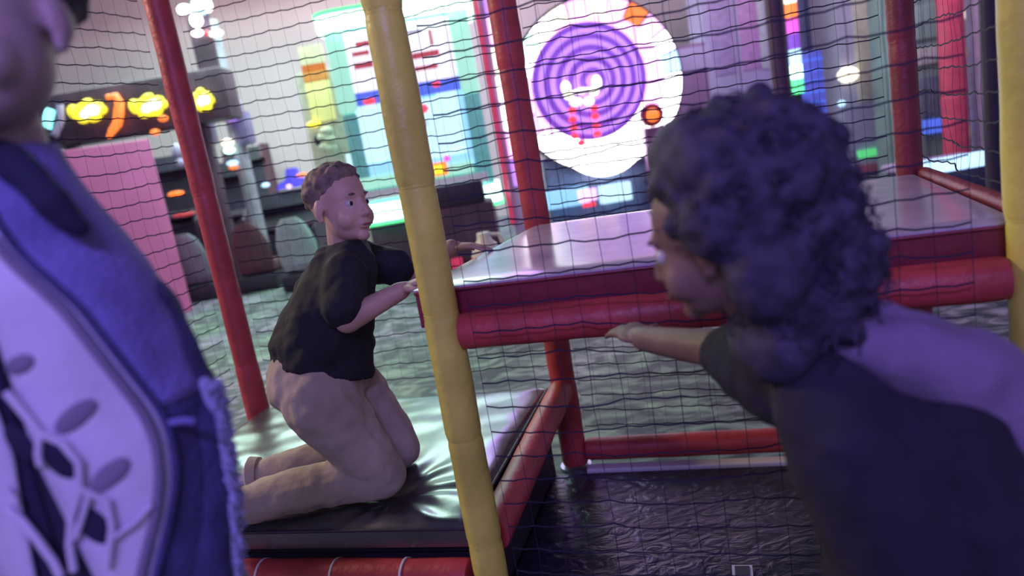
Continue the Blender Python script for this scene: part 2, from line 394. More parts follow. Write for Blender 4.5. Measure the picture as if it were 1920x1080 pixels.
# ------------------------------------------------------------------ nets
def net(p0, p1, z0, z1, label, seed, ms=0.063, rh=0.0024, rv=0.0005, slack=0.012):
    p0, p1 = V(p0), V(p1); L = (p1-p0).length; d = (p1-p0)/L; nrm = V((-d.y, d.x, 0))
    nx = int(L/ms); nzz = int((z1-z0)/ms)
    def node(i, j):
        s = L*i/nx; z = z0+(z1-z0)*j/nzz; e = math.sin(math.pi*i/nx)
        q = p0+d*s; h = noise.noise(V((i*0.33, j*0.33, seed))); k = noise.noise(V((i*0.9, j*0.9, seed+9)))
        return V((q.x, q.y, z)) + nrm*(slack*2*h*e) + V((0, 0, -0.010*e*e + 0.007*k + 0.008*h)) + d*(0.006*k*e)
    mb = MB(); bm = mb.bm
    def strand(pts, r):
        rings = []
        for i, p in enumerate(pts):
            t = pts[min(i+1, len(pts)-1)]-pts[max(i-1, 0)]; x, y = frame(t, nrm)
            rings.append([p+x*math.cos(2.094*k)*r+y*math.sin(2.094*k)*r for k in range(3)])
        mb.ring(rings)
    for j in range(nzz+1):
        pts = []
        for i in range(nx):
            a, b = node(i, j), node(i+1, j); pts += [a, (a+b)/2-V((0, 0, 0.0035))]
        pts.append(node(nx, j)); strand(pts, rh)
    for i in range(nx+1): strand([node(i, j) for j in range(nzz+1)], rv)
    o = solo(mb, 'safety_net', TWINE, label, 'net', 'safety nets of the climbing frame', smooth=False)
    return o
def ins(a, b, g): d = (b-a).normalized(); return a+d*g, b-d*g
a, b = ins(R0, R1, 0.05); net(a+E2*0.05, b+E2*0.05, 0.42, 2.2, 'dark net stretched behind the kneeling boy', 1)
a, b = ins(Y1, Y2, 0.048); net(a-E2*0.076+E1*0.05, b-E2*0.076-E1*0.075, 0.06, 2.1, 'dark net across the front of the raised platform', 2, ms=0.06, rh=0.0021, rv=0.0008)
a, b = ins(R1, R2, 0.05); net(a+E2*0.052, b+E2*0.052, 0.15, 2.2, 'dark net behind the raised platform', 3)
a, b = ins(R2, Y2, 0.05); net(a+E1*0.03, b+E1*0.03, 1.04, 2.1, 'dark net rising along the right platform edge', 4)
a, b = ins(Y0, R0, 0.05); net(a-E1*0.05, b-E1*0.05, 0.42, 2.2, 'dark net at left over the pink cabinet', 5)
# ------------------------------------------------------------------ arcade behind the frame
def pan(px, py, wpx, hpx, Y, th, mt, name, parent, bev=0.0):
    c = P(px, py, Y); k = Y/F
    return MB().box((c.x, Y+th/2, c.z), (wpx*k, th, hpx*k), 0, bev).done(name, mt, parent, bool(bev))
def blob(px, py, rw, rh, Y, mt, name, parent, d=0.05):
    c = P(px, py, Y); k = Y/F
    return MB().ell((c.x, Y, c.z), (rw*k, d, rh*k), None, 16).done(name, mt, parent)

# prize machine with mint light trims
xl, xr, yf, yb = -1.50, 0.03, 8.0, 9.1
cm = thing('prize_machine', ((xl+xr)/2, 8.5, 0), 'tall prize machine with mint light trims and a blue lit window', 'prize machine')
def rr_poly(x0, x1, y0, y1, r, z):
    pts = []
    for cx, cy, a0 in ((x1-r, y1-r, 0), (x0+r, y1-r, 90), (x0+r, y0+r, 180), (x1-r, y0+r, 270)):
        for k in range(7):
            a = math.radians(a0+15*k); pts.append(V((cx+r*math.cos(a), cy+r*math.sin(a), z)))
    return pts
def rr_slab(x0, x1, y0, y1, r, z0, z1): return MB().ring([rr_poly(x0, x1, y0, y1, r, z0), rr_poly(x0, x1, y0, y1, r, z1)])
rr_slab(xl+0.06, xr-0.06, yf+0.08, yb, 0.15, 0.0, 0.70).done('base_cabinet', BROWN, cm)
rr_slab(xl-0.03, xr+0.03, yf-0.10, yb, 0.25, 0.70, 0.88).done('lower_light_trim', G_MINT, cm)
rr_slab(xl-0.05, xr+0.05, yf-0.12, yb, 0.25, 0.66, 0.70).done('lower_green_trim', G_GREEN, cm)
rr_slab(xl-0.05, xr+0.05, yf-0.12, yb, 0.25, 2.70, 2.84).done('upper_light_trim', G_MINT, cm)
rr_slab(xl-0.06, xr+0.06, yf-0.13, yb, 0.25, 2.84, 2.88).done('upper_green_trim', G_GREEN, cm)
rr_slab(xl+0.02, xr-0.02, yf+0.06, yb, 0.18, 0.88, 2.70).done('body', TEALP, cm)
zc = 1.79
for x, nm in ((xl+0.13, 'side_column'), (xr-0.11, 'side_column')):
    MB().box((x, yf+0.04, 2.28), (0.20, 0.12, 0.84), 0, 0.03).done(nm, MINTP, cm)
    MB().box((x, yf+0.04, 1.37), (0.17, 0.10, 0.96), 0, 0.03).done(nm, TEALP, cm)
MB().box(((xl+xr)/2, yf+0.03, 2.35), (1.10, 0.08, 0.62), 0, 0.02).done('header_panel', G_HEAD, cm)
REDINK = mat('red_print', (0.55, 0.06, 0.09), 0.5, em=(0.8, 0.12, 0.18), es=0.3)
for px, py, ww, hh in ((680, 82, 26, 8), (676, 100, 30, 7), (682, 122, 34, 10), (786, 104, 72, 10), (790, 128, 60, 7), (808, 70, 5, 26), (770, 60, 40, 4)):
    pan(px, py, ww, hh, yf-0.018, 0.012, REDINK if hh > 5 else LAVP, 'printed_mark', cm)
MB().box(((xl+xr)/2+0.02, yf+0.035, 1.98), (1.16, 0.08, 0.14)).done('window_header', G_BLUE, cm, False)
MB().box(((xl+xr)/2+0.02, yf+0.05, 1.52), (1.16, 0.05, 0.80)).done('window_back', G_SKY, cm, False)
for i, (px, py, ww, hh) in enumerate(((700, 225, 60, 110), (800, 235, 56, 95), (846, 225, 40, 120), (690, 295, 80, 24), (830, 287, 90, 12))):
    pan(px, py, ww, hh, yf-0.004, 0.02, G_PALE, 'lit_pane', cm, 0.006)
for px, py, rw, rh in ((786, 205, 17, 9), (693, 190, 12, 6), (775, 168, 8, 5), (818, 158, 8, 5)): blob(px, py, rw, rh, yf-0.03, G_RED, 'red_prize', cm, 0.04)
for px, py, rw, rh in ((784, 232, 16, 14), (786, 258, 14, 18), (772, 225, 9, 10)): blob(px, py, rw, rh, yf-0.03, WHITEP, 'white_prize', cm, 0.05)
pan(775, 330, 225, 22, yf-0.02, 0.06, MINTP, 'sill', cm, 0.01)
pan(812, 319, 52, 24, yf-0.06, 0.06, G_ORA, 'orange_display', cm, 0.008)
pan(822, 318, 20, 16, yf-0.066, 0.02, G_YEL, 'display_digit', cm, 0.004)
pan(790, 352, 250, 18, yf-0.06, 0.10, WHITEP, 'control_shelf', cm, 0.01)
blob(838, 297, 6, 6, yf-0.05, G_MAG, 'button', cm, 0.03)
# green wire doodad on the lower trim
pan(886, 377, 40, 3, yf-0.14, 0.02, G_GREEN, 'trim_wire', cm); pan(880, 388, 3, 26, yf-0.14, 0.02, DARKP, 'trim_wire', cm)

# wheel game
wg = thing('wheel_game', (1.15, 8.4, 0), 'big round wheel game glowing white with purple rings', 'wheel game')
wc = P(1120, 160, 8.0); WR = 0.885
MB().disc((wc.x, 8.02, wc.z), WR+0.03, 0.28, 56).done('drum', DARKP, wg)
nseg = 24
for k in range(nseg):
    a0 = 2*math.pi*k/nseg+0.012; a1 = 2*math.pi*(k+1)/nseg-0.012
    am = math.degrees((a0+a1)/2)
    if 35 < am < 62: mtk = G_ORA if 44 < am < 56 else G_PINK
    elif am < 35 or am > 345: mtk = G_WHITE if int(am/15) % 2 else G_ICE
    elif 62 <= am < 120: mtk = G_CREAM if k % 2 else G_PINK
    elif 120 <= am < 170: mtk = G_MINT if k % 2 else G_WHITE
    elif 170 <= am < 215: mtk = G_PINK
    else: mtk = G_WHITE
    rin, rout = WR*0.80, WR
    sub = 4; r1 = []; r2 = []
    for y in (7.97, 8.03):
        r1.append([V((wc.x+rin*math.cos(a0+(a1-a0)*i/sub), y, wc.z+rin*math.sin(a0+(a1-a0)*i/sub))) for i in range(sub+1)] +
                  [V((wc.x+rout*math.cos(a0+(a1-a0)*i/sub), y, wc.z+rout*math.sin(a0+(a1-a0)*i/sub))) for i in range(sub, -1, -1)])
    MB().ring(r1).done('rim_light', mtk, wg, False)
pc = P(1096, 150, 8.0); pc = V((wc.x*0.35+pc.x*0.65, 8, wc.z*0.35+pc.z*0.65))
MB().disc((wc.x, 7.995, wc.z), WR*0.81, 0.03, 48).done('inner_ring', G_PINK, wg, False)
MB().disc((wc.x-0.02, 7.985, wc.z-0.45), 0.50, 0.01, 40).done('lower_glow', G_WHITE, wg, False)
for k in range(10):
    r = 0.60-0.058*k
    MB().disc((pc.x+0.004*k, 7.98-0.006*k, pc.z), r, 0.02, 44).done('spiral_ring', (G_VIO, G_VIO2)[k % 2], wg)
for px, py, rw, rh in ((1061, 164, 9, 12), (1066, 178, 9, 9), (1119, 154, 9, 13), (1114, 170, 9, 9), (1090, 170, 17, 5), (1080, 191, 12, 8), (1104, 190, 10, 8)):
    blob(px, py, rw, rh, 7.86, G_CREAM, 'centre_lamp', wg, 0.05)
for px, py in ((1073, 207), (1074, 224), (1076, 240), (1078, 255), (1114, 203), (1116, 218), (1118, 236), (1120, 251), (1090, 268)):
    blob(px, py, 8, 6, 7.88, G_RED, 'red_bulb', wg, 0.03)
# stand and console
MB().box((wc.x-0.10, 8.35, 0.52), (1.15, 0.5, 1.04), 0, 0.04).done('pedestal', mat('blue_grey_panel', (0.20, 0.26, 0.42), 0.45), wg)
pan(1060, 372, 90, 34, 7.93, 0.10, G_SKY, 'console_light', wg, 0.01); pan(1155, 362, 60, 34, 7.93, 0.10, G_PALE, 'console_light', wg, 0.01)
pan(1105, 384, 24, 8, 7.90, 0.03, G_RED, 'console_button', wg, 0.004); pan(1102, 366, 34, 22, 7.90, 0.04, G_PINK, 'console_button', wg, 0.004)
rc = P(1222, 216, 7.75)
MB().disc((rc.x, 7.72, rc.z), 0.115, 0.10, 28).done('button_ring', mat('maroon_ring', (0.3, 0.03, 0.06), 0.4), wg)
MB().ell((rc.x, 7.71, rc.z), (0.07, 0.05, 0.07), None, 16).done('orange_button', G_ORA, wg)
MB().box((rc.x+0.03, 7.9, rc.z/2-0.06), (0.22, 0.2, rc.z-0.12), 0, 0.03).done('button_post', mat('mauve_panel', (0.30, 0.14, 0.30), 0.5), wg)
# light pillar between the machines
lp = thing('light_pillar', (0.31, 8.3, 0), 'white and violet light pillar with a red edge between prize machine and wheel', 'light pillar')
MB().box((0.30, 8.3, 1.45), (0.30, 0.3, 2.9), 0, 0.03).done('column', LAVP, lp)
for k in range(7):
    z = 2.75-0.30*k
    MB().box((0.31, 8.14, z), (0.20, 0.03, 0.27), 0, 0.01).done('light_tile', (G_VIO2, G_PINK, G_CREAM, G_WHITE, G_WHITE, G_PINK, G_VIO2)[k], lp)
MB().box((0.125, 8.14, 1.6), (0.045, 0.08, 2.4)).done('red_edge', mat('red_trim', (0.6, 0.05, 0.10), 0.4, em=(0.8, 0.05, 0.15), es=0.35), lp, False)
MB().prism([(0.30, 1.05), (0.40, 1.05), (0.35, 1.45)], 8.10, 8.13).done('diamond', G_MAG, lp, False)

# narrow yellow and cream machine
ym = thing('capsule_machine', (P(598, 190, 9.2).x, 9.5, 0), 'narrow cream and orange toy machine left of the prize machine', 'toy machine')
cy = P(598, 190, 9.2)
MB().box((cy.x, 9.55, 1.25), (0.46, 0.6, 2.5), 0, 0.03).done('cabinet', mat('cream_panel', (0.60, 0.52, 0.42), 0.5), ym)
for py, hh, mtk in ((110, 46, mat('cream_sign', (0.62, 0.55, 0.38), 0.5, em=(0.8, 0.7, 0.4), es=0.25)), (135, 30, mat('orange_sign', (0.7, 0.28, 0.08), 0.5, em=(0.9, 0.35, 0.08), es=0.3)),
                    (190, 70, mat('yellow_sign', (0.72, 0.66, 0.28), 0.5, em=(0.9, 0.82, 0.3), es=0.35))):
    pan(585+(py-110)*0.2, py, 44, hh, 9.22, 0.03, mtk, 'sign_panel', ym, 0.006)
blob(588, 233, 13, 6, 9.16, G_YEL, 'yellow_lamp', ym)
for px, py in ((612, 246), (618, 262), (606, 258), (620, 278), (610, 275)): blob(px, py, 13, 9, 9.1, mat('plush_cream', (0.75, 0.68, 0.50), 0.9), 'plush_toy', ym, 0.07)
blob(598, 262, 9, 12, 9.12, DARKP, 'plush_toy', ym, 0.07)

# pink cabinet at left
pk = thing('pink_cabinet', (P(170, 400, 8.2).x, 8.6, 0), 'pink cabinet behind the left net', 'cabinet')
a = P(62, 296, 8.2); b = P(236, 258, 8.2)
MB().box(((a.x+b.x)/2, 8.6, (a.z+b.z)/4), (b.x-a.x+0.02, 0.6, (a.z+b.z)/2), 0.42, 0.02).done('body', PINKP, pk)
# long dark marquee with yellow lamps
mq = thing('ride_marquee', (P(250, 300, 9.4).x, 9.7, 0), 'long dark game cabinet with three yellow lamps and an orange tube', 'game cabinet')
a = P(70, 215, 9.4); b = P(402, 190, 9.4); zc = P(240, 205, 9.4).z
MB().box(((a.x+b.x)/2, 9.7, zc+0.02), (b.x-a.x+0.3, 0.5, 0.62), 0, 0.06).done('header', BROWN, mq)
for x in (a.x+0.1, b.x-0.35): MB().box((x, 9.8, (zc-0.3)/2), (0.12, 0.2, zc-0.3), 0, 0.02).done('support', BROWN, mq)
Y9 = 9.2/F
G_YW = glow('lamp_core', (1.0, 1.0, 0.62), 2.2)
for px, py in ((166, 210), (280, 200), (380, 189)):
    k = 0.62 if px == 380 else 1
    mb = MB(); c = P(px, py, 9.42)
    for dx, dz, w_, h_ in ((-24, 4, 12, 14), (-8, -9, 15, 10), (-10, 8, 18, 9), (10, -8, 16, 12), (14, 6, 18, 10), (26, 0, 10, 9), (0, 0, 20, 14), (2, 17, 12, 6)):
        q = Y9*k; mb.ell((c.x+dx*q, 9.40, c.z+dz*Y9), (w_*q, 0.07, h_*Y9), M.Rotation(-0.25, 3, 'Y'), 10)
    mb.done('yellow_lamp', G_YEL, mq)
    mb = MB()
    for dx, dz, w_, h_ in ((2, -3, 14, 8), (16, -1, 13, 8), (10, 4, 12, 6)): mb.ell((c.x+dx*Y9*k, 9.345, c.z+dz*Y9), (w_*Y9*k, 0.05, h_*Y9), M.Rotation(-0.25, 3, 'Y'), 10)
    mb.done('lamp_core', G_YW, mq)
MB().tube([P(200, 182, 9.35), P(218, 180, 9.35), P(224, 192, 9.35), P(223, 212, 9.35), P(220, 232, 9.35), P(210, 246, 9.35), P(203, 258, 9.35)], [0.03, 0.045, 0.055, 0.06, 0.055, 0.045, 0.025], 10).done('orange_tube', G_ORA, mq)
MB().tube([P(94, 205, 9.35), P(90, 220, 9.35), P(86, 240, 9.35)], 0.065, 10).done('cyan_tube', glow('cyan_light', (0.3, 0.95, 0.95), 1.3), mq)
MB().tube([P(76, 273, 9.35), P(60, 281, 9.35)], 0.035, 8).done('cyan_tube', MATS['cyan_light'], mq)
MB().tube([P(112, 196, 9.36), P(115, 225, 9.36), P(104, 252, 9.36), P(84, 270, 9.36)], 0.045, 8).done('curved_trim', LAVP, mq)
for px, py in ((306, 222), (291, 248)): blob(px, py, 9, 6, 9.36, G_ORA, 'small_lamp', mq)

# tower game with lights
tw = thing('tower_game', (P(415, 200, 10.2).x, 10.4, 0), 'tall game tower with white lights and a grey pole', 'game tower')
c = P(412, 160, 10.2)
MB().tube([(c.x, 10.4, 0.02), (c.x, 10.4, 3.5)], 0.10, 14).done('pole', mat('pole_grey', (0.40, 0.38, 0.44), 0.4), tw)
c2 = P(378, 90, 10.2); MB().box((c2.x, 10.35, c2.z), (0.30, 0.1, 1.1), 0, 0.02).done('backboard', BROWN, tw)
for px, py, rw, rh, mtk in ((345, 18, 12, 9, G_WHITE), (375, 12, 17, 15, G_ICE), (368, 38, 11, 12, G_WHITE), (388, 10, 9, 12, G_WHITE), (370, 62, 10, 6, G_WHITE), (405, 63, 13, 6, G_CREAM), (388, 62, 6, 4, G_RED),
                            (431, 190, 14, 9, G_WHITE), (432, 208, 15, 11, G_PINK), (434, 222, 13, 6, G_VIO2), (427, 268, 11, 8, G_CREAM), (430, 282, 10, 6, G_MINT), (436, 306, 11, 5, G_ICE), (438, 314, 9, 4, G_ORA)):
    blob(px, py, rw, rh, 10.2, mtk, 'tower_lamp', tw, 0.06)
c3 = P(431, 200, 10.3); MB().disc((c3.x, 10.22, c3.z), 0.17, 0.1, 24).done('lamp_disc', LAVP, tw)
for px, py in ((380, 240), (452, 240)):
    c4 = P(px, py, 10.3); MB().box((c4.x, 10.4, c4.z), (0.20, 0.3, 0.45), 0, 0.05).done('side_box', mat('violet_grey', (0.24, 0.19, 0.36), 0.5), tw)

# dark cabinets in the row at left
def cabinet(px, Y, wd, h, label, lamps, mt):
    x = P(px, 400, Y).x
    t = thing('arcade_cabinet', (x, Y+0.4, 0), label, 'arcade cabinet', 'dark arcade cabinets at the left')
    prof = [(0.0, 0), (0.8, 0), (0.8, h), (0.35, h), (0.28, h-0.22), (0.42, h-0.26), (0.30, h*0.58), (0.02, h*0.48)]
    for sx in (-1, 1):
        MB().ring([[V((x+sx*wd/2-sx*0.04*e, Y+p, z)) for p, z in prof] for e in (0, 1)]).done('side_panel', mt, t, False)
    MB().ring([[V((x+s*(wd/2-0.045), Y+0.02+p*0.96, z*0.985)) for p, z in prof] for s in (-1, 1)]).done('body', DARKP, t, False)
    MB().box((x, Y+0.16, h*0.50+0.05), (wd-0.1, 0.26, 0.05), 0, 0.01).done('control_panel', BROWN, t)
    for (lx, ly, rw, rh, mtk) in lamps: blob(lx, ly, rw, rh, Y-0.02, mtk, 'lamp', t, 0.05)
cabinet(318, 10.9, 0.70, 1.95, 'dark arcade cabinet nearest the pink cabinet', [(330, 363, 16, 5, G_ORA), (345, 402, 22, 4, mat('red_strip', (0.5, 0.06, 0.08), 0.4, em=(0.8, 0.08, 0.1), es=0.4)), (332, 283, 10, 14, LAVP), (338, 305, 8, 9, LAVP)], BROWN)
cabinet(412, 10.9, 0.64, 1.72, 'dark arcade cabinet below the coloured tower lamps', [(405, 262, 5, 4, G_ORA)], BROWN)
cabinet(468, 12.3, 0.66, 1.95, 'tall maroon arcade cabinet right of the tower', [], mat('maroon_panel', (0.13, 0.04, 0.07), 0.5))
cabinet(528, 10.9, 0.85, 1.15, 'wide dark arcade cabinet under the blue sign', [(498, 347, 8, 4, G_ICE), (566, 328, 11, 4, G_ORA), (542, 350, 5, 4, G_PINK)], DARKP)
bs = P(532, 310, 10.9)
t = thing('blue_sign', (bs.x, 11.3, 1.16), 'small blue lit hat shaped sign on the dark cabinet', 'sign')
MB().prism([(bs.x-0.27, 1.165), (bs.x+0.27, 1.165), (bs.x+0.22, 1.25), (bs.x+0.12, 1.29), (bs.x+0.07, 1.45), (bs.x-0.07, 1.45), (bs.x-0.11, 1.29), (bs.x-0.22, 1.25)], 11.2, 11.36).done('panel', glow('indigo_light', (0.07, 0.05, 0.75), 0.7), t, False)
# low seats and racks on the carpet in front of them
for i, (px, py, Y, lab) in enumerate(((372, 480, 9.5, 'grey racing seat on the carpet by the pink cabinet'), (478, 440, 9.5, 'dark maroon racing seat on the carpet below the tower'), (560, 425, 9.0, 'pale racing seat behind the head of the kneeling boy'))):
    c = P(px, py, Y); x = c.x; mtk = (mat('seat_grey', (0.25, 0.25, 0.30), 0.4), mat('seat_maroon', (0.14, 0.05, 0.07), 0.5), mat('seat_pale', (0.45, 0.5, 0.52), 0.4))[i]
    t = thing('racing_seat', (x, Y, 0), lab, 'seat', 'racing seats in front of the cabinets')
    MB().box((x, Y, 0.10), (0.5, 0.7, 0.2), 0, 0.04).done('base', DARKP, t)
    MB().box((x, Y, 0.28), (0.46, 0.48, 0.14), 0, 0.06).done('seat', mtk, t)
    MB().ell_loft([((x, Y-0.22, 0.30), (0.23, 0, 0), (0, 0.06, 0)), ((x, Y-0.27, 0.55), (0.24, 0, 0), (0, 0.06, 0)), ((x, Y-0.33, 0.78), (0.17, 0, 0), (0, 0.05, 0)), ((x, Y-0.35, 0.86), (0.09, 0, 0), (0, 0.03, 0))], 20).done('backrest', mtk, t)
# dark low machine and red bits behind the platform, with a cream bucket
c = P(875, 470, 6.2)
t = thing('ticket_station', (c.x, 6.5, 0), 'dark brown ticket station behind the platform corner', 'ticket station')
MB().box((c.x-0.02, 6.55, 0.42), (0.62, 0.5, 0.84), 0, 0.04).done('body', BROWN, t)
MB().box((c.x-0.02, 6.42, 0.93), (0.50, 0.2, 0.20), 0, 0.04).done('head', DARKP, t)
pan(858, 500, 22, 32, 6.26, 0.05, mat('red_trim', (0.6, 0.05, 0.1)), 'red_slot', t, 0.01)
c = P(912, 475, 5.2)
t = thing('prize_jug', (c.x, 5.2, c.z-0.17), 'cream jug with an orange label on a stand left of the platform', 'jug')
MB().ell_loft([((c.x, 5.2, c.z+dz), (r, 0, 0), (0, r, 0)) for dz, r in ((-0.17, 0.085), (-0.12, 0.105), (0.0, 0.105), (0.06, 0.085), (0.10, 0.05), (0.15, 0.045))], 24).done('body', mat('cream_plastic', (0.8, 0.75, 0.62), 0.4), t)
MB().ell_loft([((c.x, 5.2, c.z+dz), (0.108, 0, 0), (0, 0.108, 0)) for dz in (-0.09, -0.01)], 24).done('label_band', mat('orange_label', (0.8, 0.17, 0.03), 0.5), t)
MB().tube([(c.x+0.04, 5.2, c.z+0.13), (c.x+0.11, 5.2, c.z+0.12), (c.x+0.13, 5.2, c.z+0.05), (c.x+0.10, 5.2, c.z)], 0.014, 8).done('handle', MATS['cream_plastic'], t)
t2 = thing('side_stand', (c.x, 5.2, 0), 'dark pedestal stand carrying the cream jug', 'stand')
MB().box((c.x, 5.2, 0.02), (0.4, 0.4, 0.04), 0, 0.01).done('foot', DARKP, t2); MB().tube([(c.x, 5.2, 0.04), (c.x, 5.2, c.z-0.21)], 0.05, 14).done('column', DARKP, t2)
MB().disc((c.x, 5.2, c.z-0.212), 0.17, 0.036, 28, V((0, 0, 1))).done('top', BROWN, t2)

# ------------------------------------------------------------------ right of the wheel
def wallbox(name, px, py, wpx, Y, d, z1, mt, label, cat, extra=()):
    c = P(px, py, Y); wd = wpx*Y/F
    t = thing(name, (c.x, Y+d/2, 0), label, cat)
    MB().box((c.x, Y+d/2, z1/2), (wd, d, z1), 0, 0.02).done('body', mt, t)
    for e in extra: pan(*e[:4], Y-e[4], e[4]+0.001, e[5], e[6], t, 0.004)
    return t
MAUVE = mat('mauve_cabinet', (0.26, 0.14, 0.27), 0.5, var=0.2, scale=2)
wallbox('arcade_booth', 1300, 200, 70, 9.0, 0.7, 2.05, MAUVE, 'mauve brown booth right of the glowing wheel', 'booth', ((1300, 110, 62, 40, 0.03, LAVP, 'panel'),))
wallbox('arcade_booth', 1385, 100, 120, 10.5, 0.7, 3.3, LAVP, 'lavender booth above the dark haired head', 'booth',
        ((1352, 60, 40, 150, 0.02, mat('lilac_panel', (0.48, 0.33, 0.58), 0.5), 'panel'), (1405, 50, 36, 150, 0.02, mat('pink_lilac_panel', (0.60, 0.30, 0.58), 0.5), 'panel'), (1430, 60, 12, 130, 0.03, mat('pale_panel', (0.6, 0.6, 0.62), 0.5), 'panel')))
c = P(1455, 70, 4.6)
solo(MB().tube([(c.x, 4.6, 0), (c.x, 4.6, 1.2), (c.x, 4.6, 2.6)], 0.05, 14), 'frame_pole', mat('plum_pole', (0.11, 0.05, 0.11), 0.5), 'plum coloured pole above the dark haired head', 'pole')
rb = thing('rainbow_tube', (P(1485, 90, 8.6).x, 8.6, 0), 'upright light tube glowing in rainbow colours', 'light tube')
c = P(1484, 80, 8.6)
MB().tube([(c.x, 8.7, 0.0), (c.x, 8.7, c.z+0.8)], 0.10, 12).done('mast', DARKP, rb)
for k, mtk in enumerate((G_CREAM, G_ORA, G_MAG, G_VIO, G_ICE, G_MINT, G_GREEN)):
    z = c.z+0.50-0.165*k; MB().tube([(c.x+0.01, 8.56, z-0.078), (c.x+0.01, 8.56, z+0.078)], 0.065, 12).done('light_ring', mtk, rb)
bl = thing('blue_column', (P(1530, 150, 9.4).x, 9.5, 0), 'blue lit column beside the rainbow tube', 'column')
c = P(1530, 160, 9.4)
MB().tube([(c.x, 9.55, 0), (c.x, 9.55, c.z+0.42)], 0.16, 20).done('shaft', glow('royal_blue_light', (0.10, 0.12, 0.75), 0.45), bl)
for k in range(8): MB().tube([(c.x, 9.55, c.z+0.30-0.13*k), (c.x, 9.55, c.z+0.33-0.13*k)], 0.17, 20).done('band', G_BLUE, bl)
wallbox('grey_locker', 1520, 60, 110, 11.6, 0.5, 3.9, mat('slate_blue', (0.24, 0.25, 0.42), 0.5, var=0.15, scale=2), 'slate blue tall unit behind the blue column', 'unit')
pb = wallbox('photo_booth', 1640, 120, 130, 10.4, 0.8, 3.6, mat('pale_lilac', (0.52, 0.49, 0.60), 0.5, var=0.06, scale=2), 'pale lilac booth with a cream curtain and lamp', 'booth',
        ((1628, 90, 44, 190, 0.04, mat('cream_curtain', (0.66, 0.62, 0.46), 0.7), 'curtain'), (1655, 283, 90, 14, 0.05, mat('green_strip', (0.1, 0.6, 0.2), 0.4, em=(0.12, 0.8, 0.25), es=0.6), 'green_strip'), (1650, 312, 90, 16, 0.05, mat('rose_strip', (0.5, 0.16, 0.2), 0.5), 'rose_strip')))
blob(1590, 140, 20, 14, 10.3, G_CREAM, 'lamp', pb, 0.08); blob(1578, 194, 7, 6, 10.3, G_ICE, 'lamp', pb, 0.04)
# machines seen right of the back right post
MINTG = mat('mint_grey', (0.22, 0.30, 0.28), 0.5, var=0.2, scale=3)
mg = wallbox('game_cabinet', 1790, 120, 180, 7.6, 0.7, 2.9, MINTG, 'mint grey game cabinet at right behind the red column', 'game cabinet',
        ((1742, 104, 44, 30, 0.03, mat('pale_sign', (0.55, 0.55, 0.52), 0.5), 'sign'), (1735, 40, 44, 60, 0.03, mat('pale_mint', (0.30, 0.45, 0.38), 0.5), 'sign'), (1748, 180, 40, 70, 0.03, mat('slate_panel', (0.16, 0.18, 0.24), 0.5), 'panel'),
         (1822, 95, 36, 14, 0.03, mat('amber_strip', (0.6, 0.35, 0.12), 0.5, em=(0.9, 0.5, 0.15), es=0.35), 'strip'), (1820, 190, 30, 22, 0.03, mat('pale_sign', (1, 1, 1)), 'sign'), (1835, 244, 50, 22, 0.04, mat('yellow_sign', (1, 1, 1)), 'sign'),
         (1760, 235, 50, 26, 0.05, G_BLUE, 'blue_panel')))
blob(1818, 26, 14, 8, 7.55, G_CREAM, 'lamp', mg, 0.05)
c = P(1787, 140, 7.2)
rcx = thing('red_column', (c.x, 7.2, 0), 'pinkish red padded column at the far right', 'column')
MB().tube([(c.x, 7.2, 0.0), (c.x, 7.2, 0.03)], 0.15, 16).done('floor_flange', STEEL, rcx)
for k in range(3): sleeve((c.x, 7.2, 0.03+1.0*k), (c.x, 7.2, 1.025+1.0*k), 0.115, k+4, 0.03).done('foam_sleeve', mat('rose_red_foam', (0.62, 0.07, 0.14), 0.5, var=0.1), rcx)
c = P(1856, 150, 4.3)
solo(MB().tube([(c.x, 4.3, 0), (c.x, 4.3, 1.2), (c.x, 4.3, 2.6)], 0.042, 14), 'frame_pole', mat('dark_plum_pole', (0.04, 0.025, 0.06), 0.5), 'dark plum pole left of the right yellow post', 'pole')
c = P(1798, 305, 6.0)
tb = thing('light_table', (c.x, 6.3, 0), 'game table with an ice blue lit front edge', 'game table')
MB().box((c.x+0.05, 6.35, c.z-0.02), (0.72, 0.6, 0.06), 0, 0.02).done('top', LAVP, tb)
for k in range(3): MB().box((c.x-0.20+0.185*k, 6.02, c.z), (0.175, 0.05, 0.12), 0, 0.01).done('light_segment', G_ICE, tb)
MB().box((c.x+0.05, 6.35, (c.z-0.05)/2), (0.66, 0.5, c.z-0.05), 0, 0.02).done('body', mat('violet_black', (0.045, 0.03, 0.09), 0.5), tb)
blob(1842, 372, 9, 9, 6.06, mat('pale_mint', (1, 1, 1)), 'button', tb, 0.04)
wallbox('white_unit', 1905, 160, 50, 6.8, 0.5, 2.6, mat('lilac_white', (0.50, 0.44, 0.60), 0.5), 'lilac white unit behind the right yellow post', 'unit')
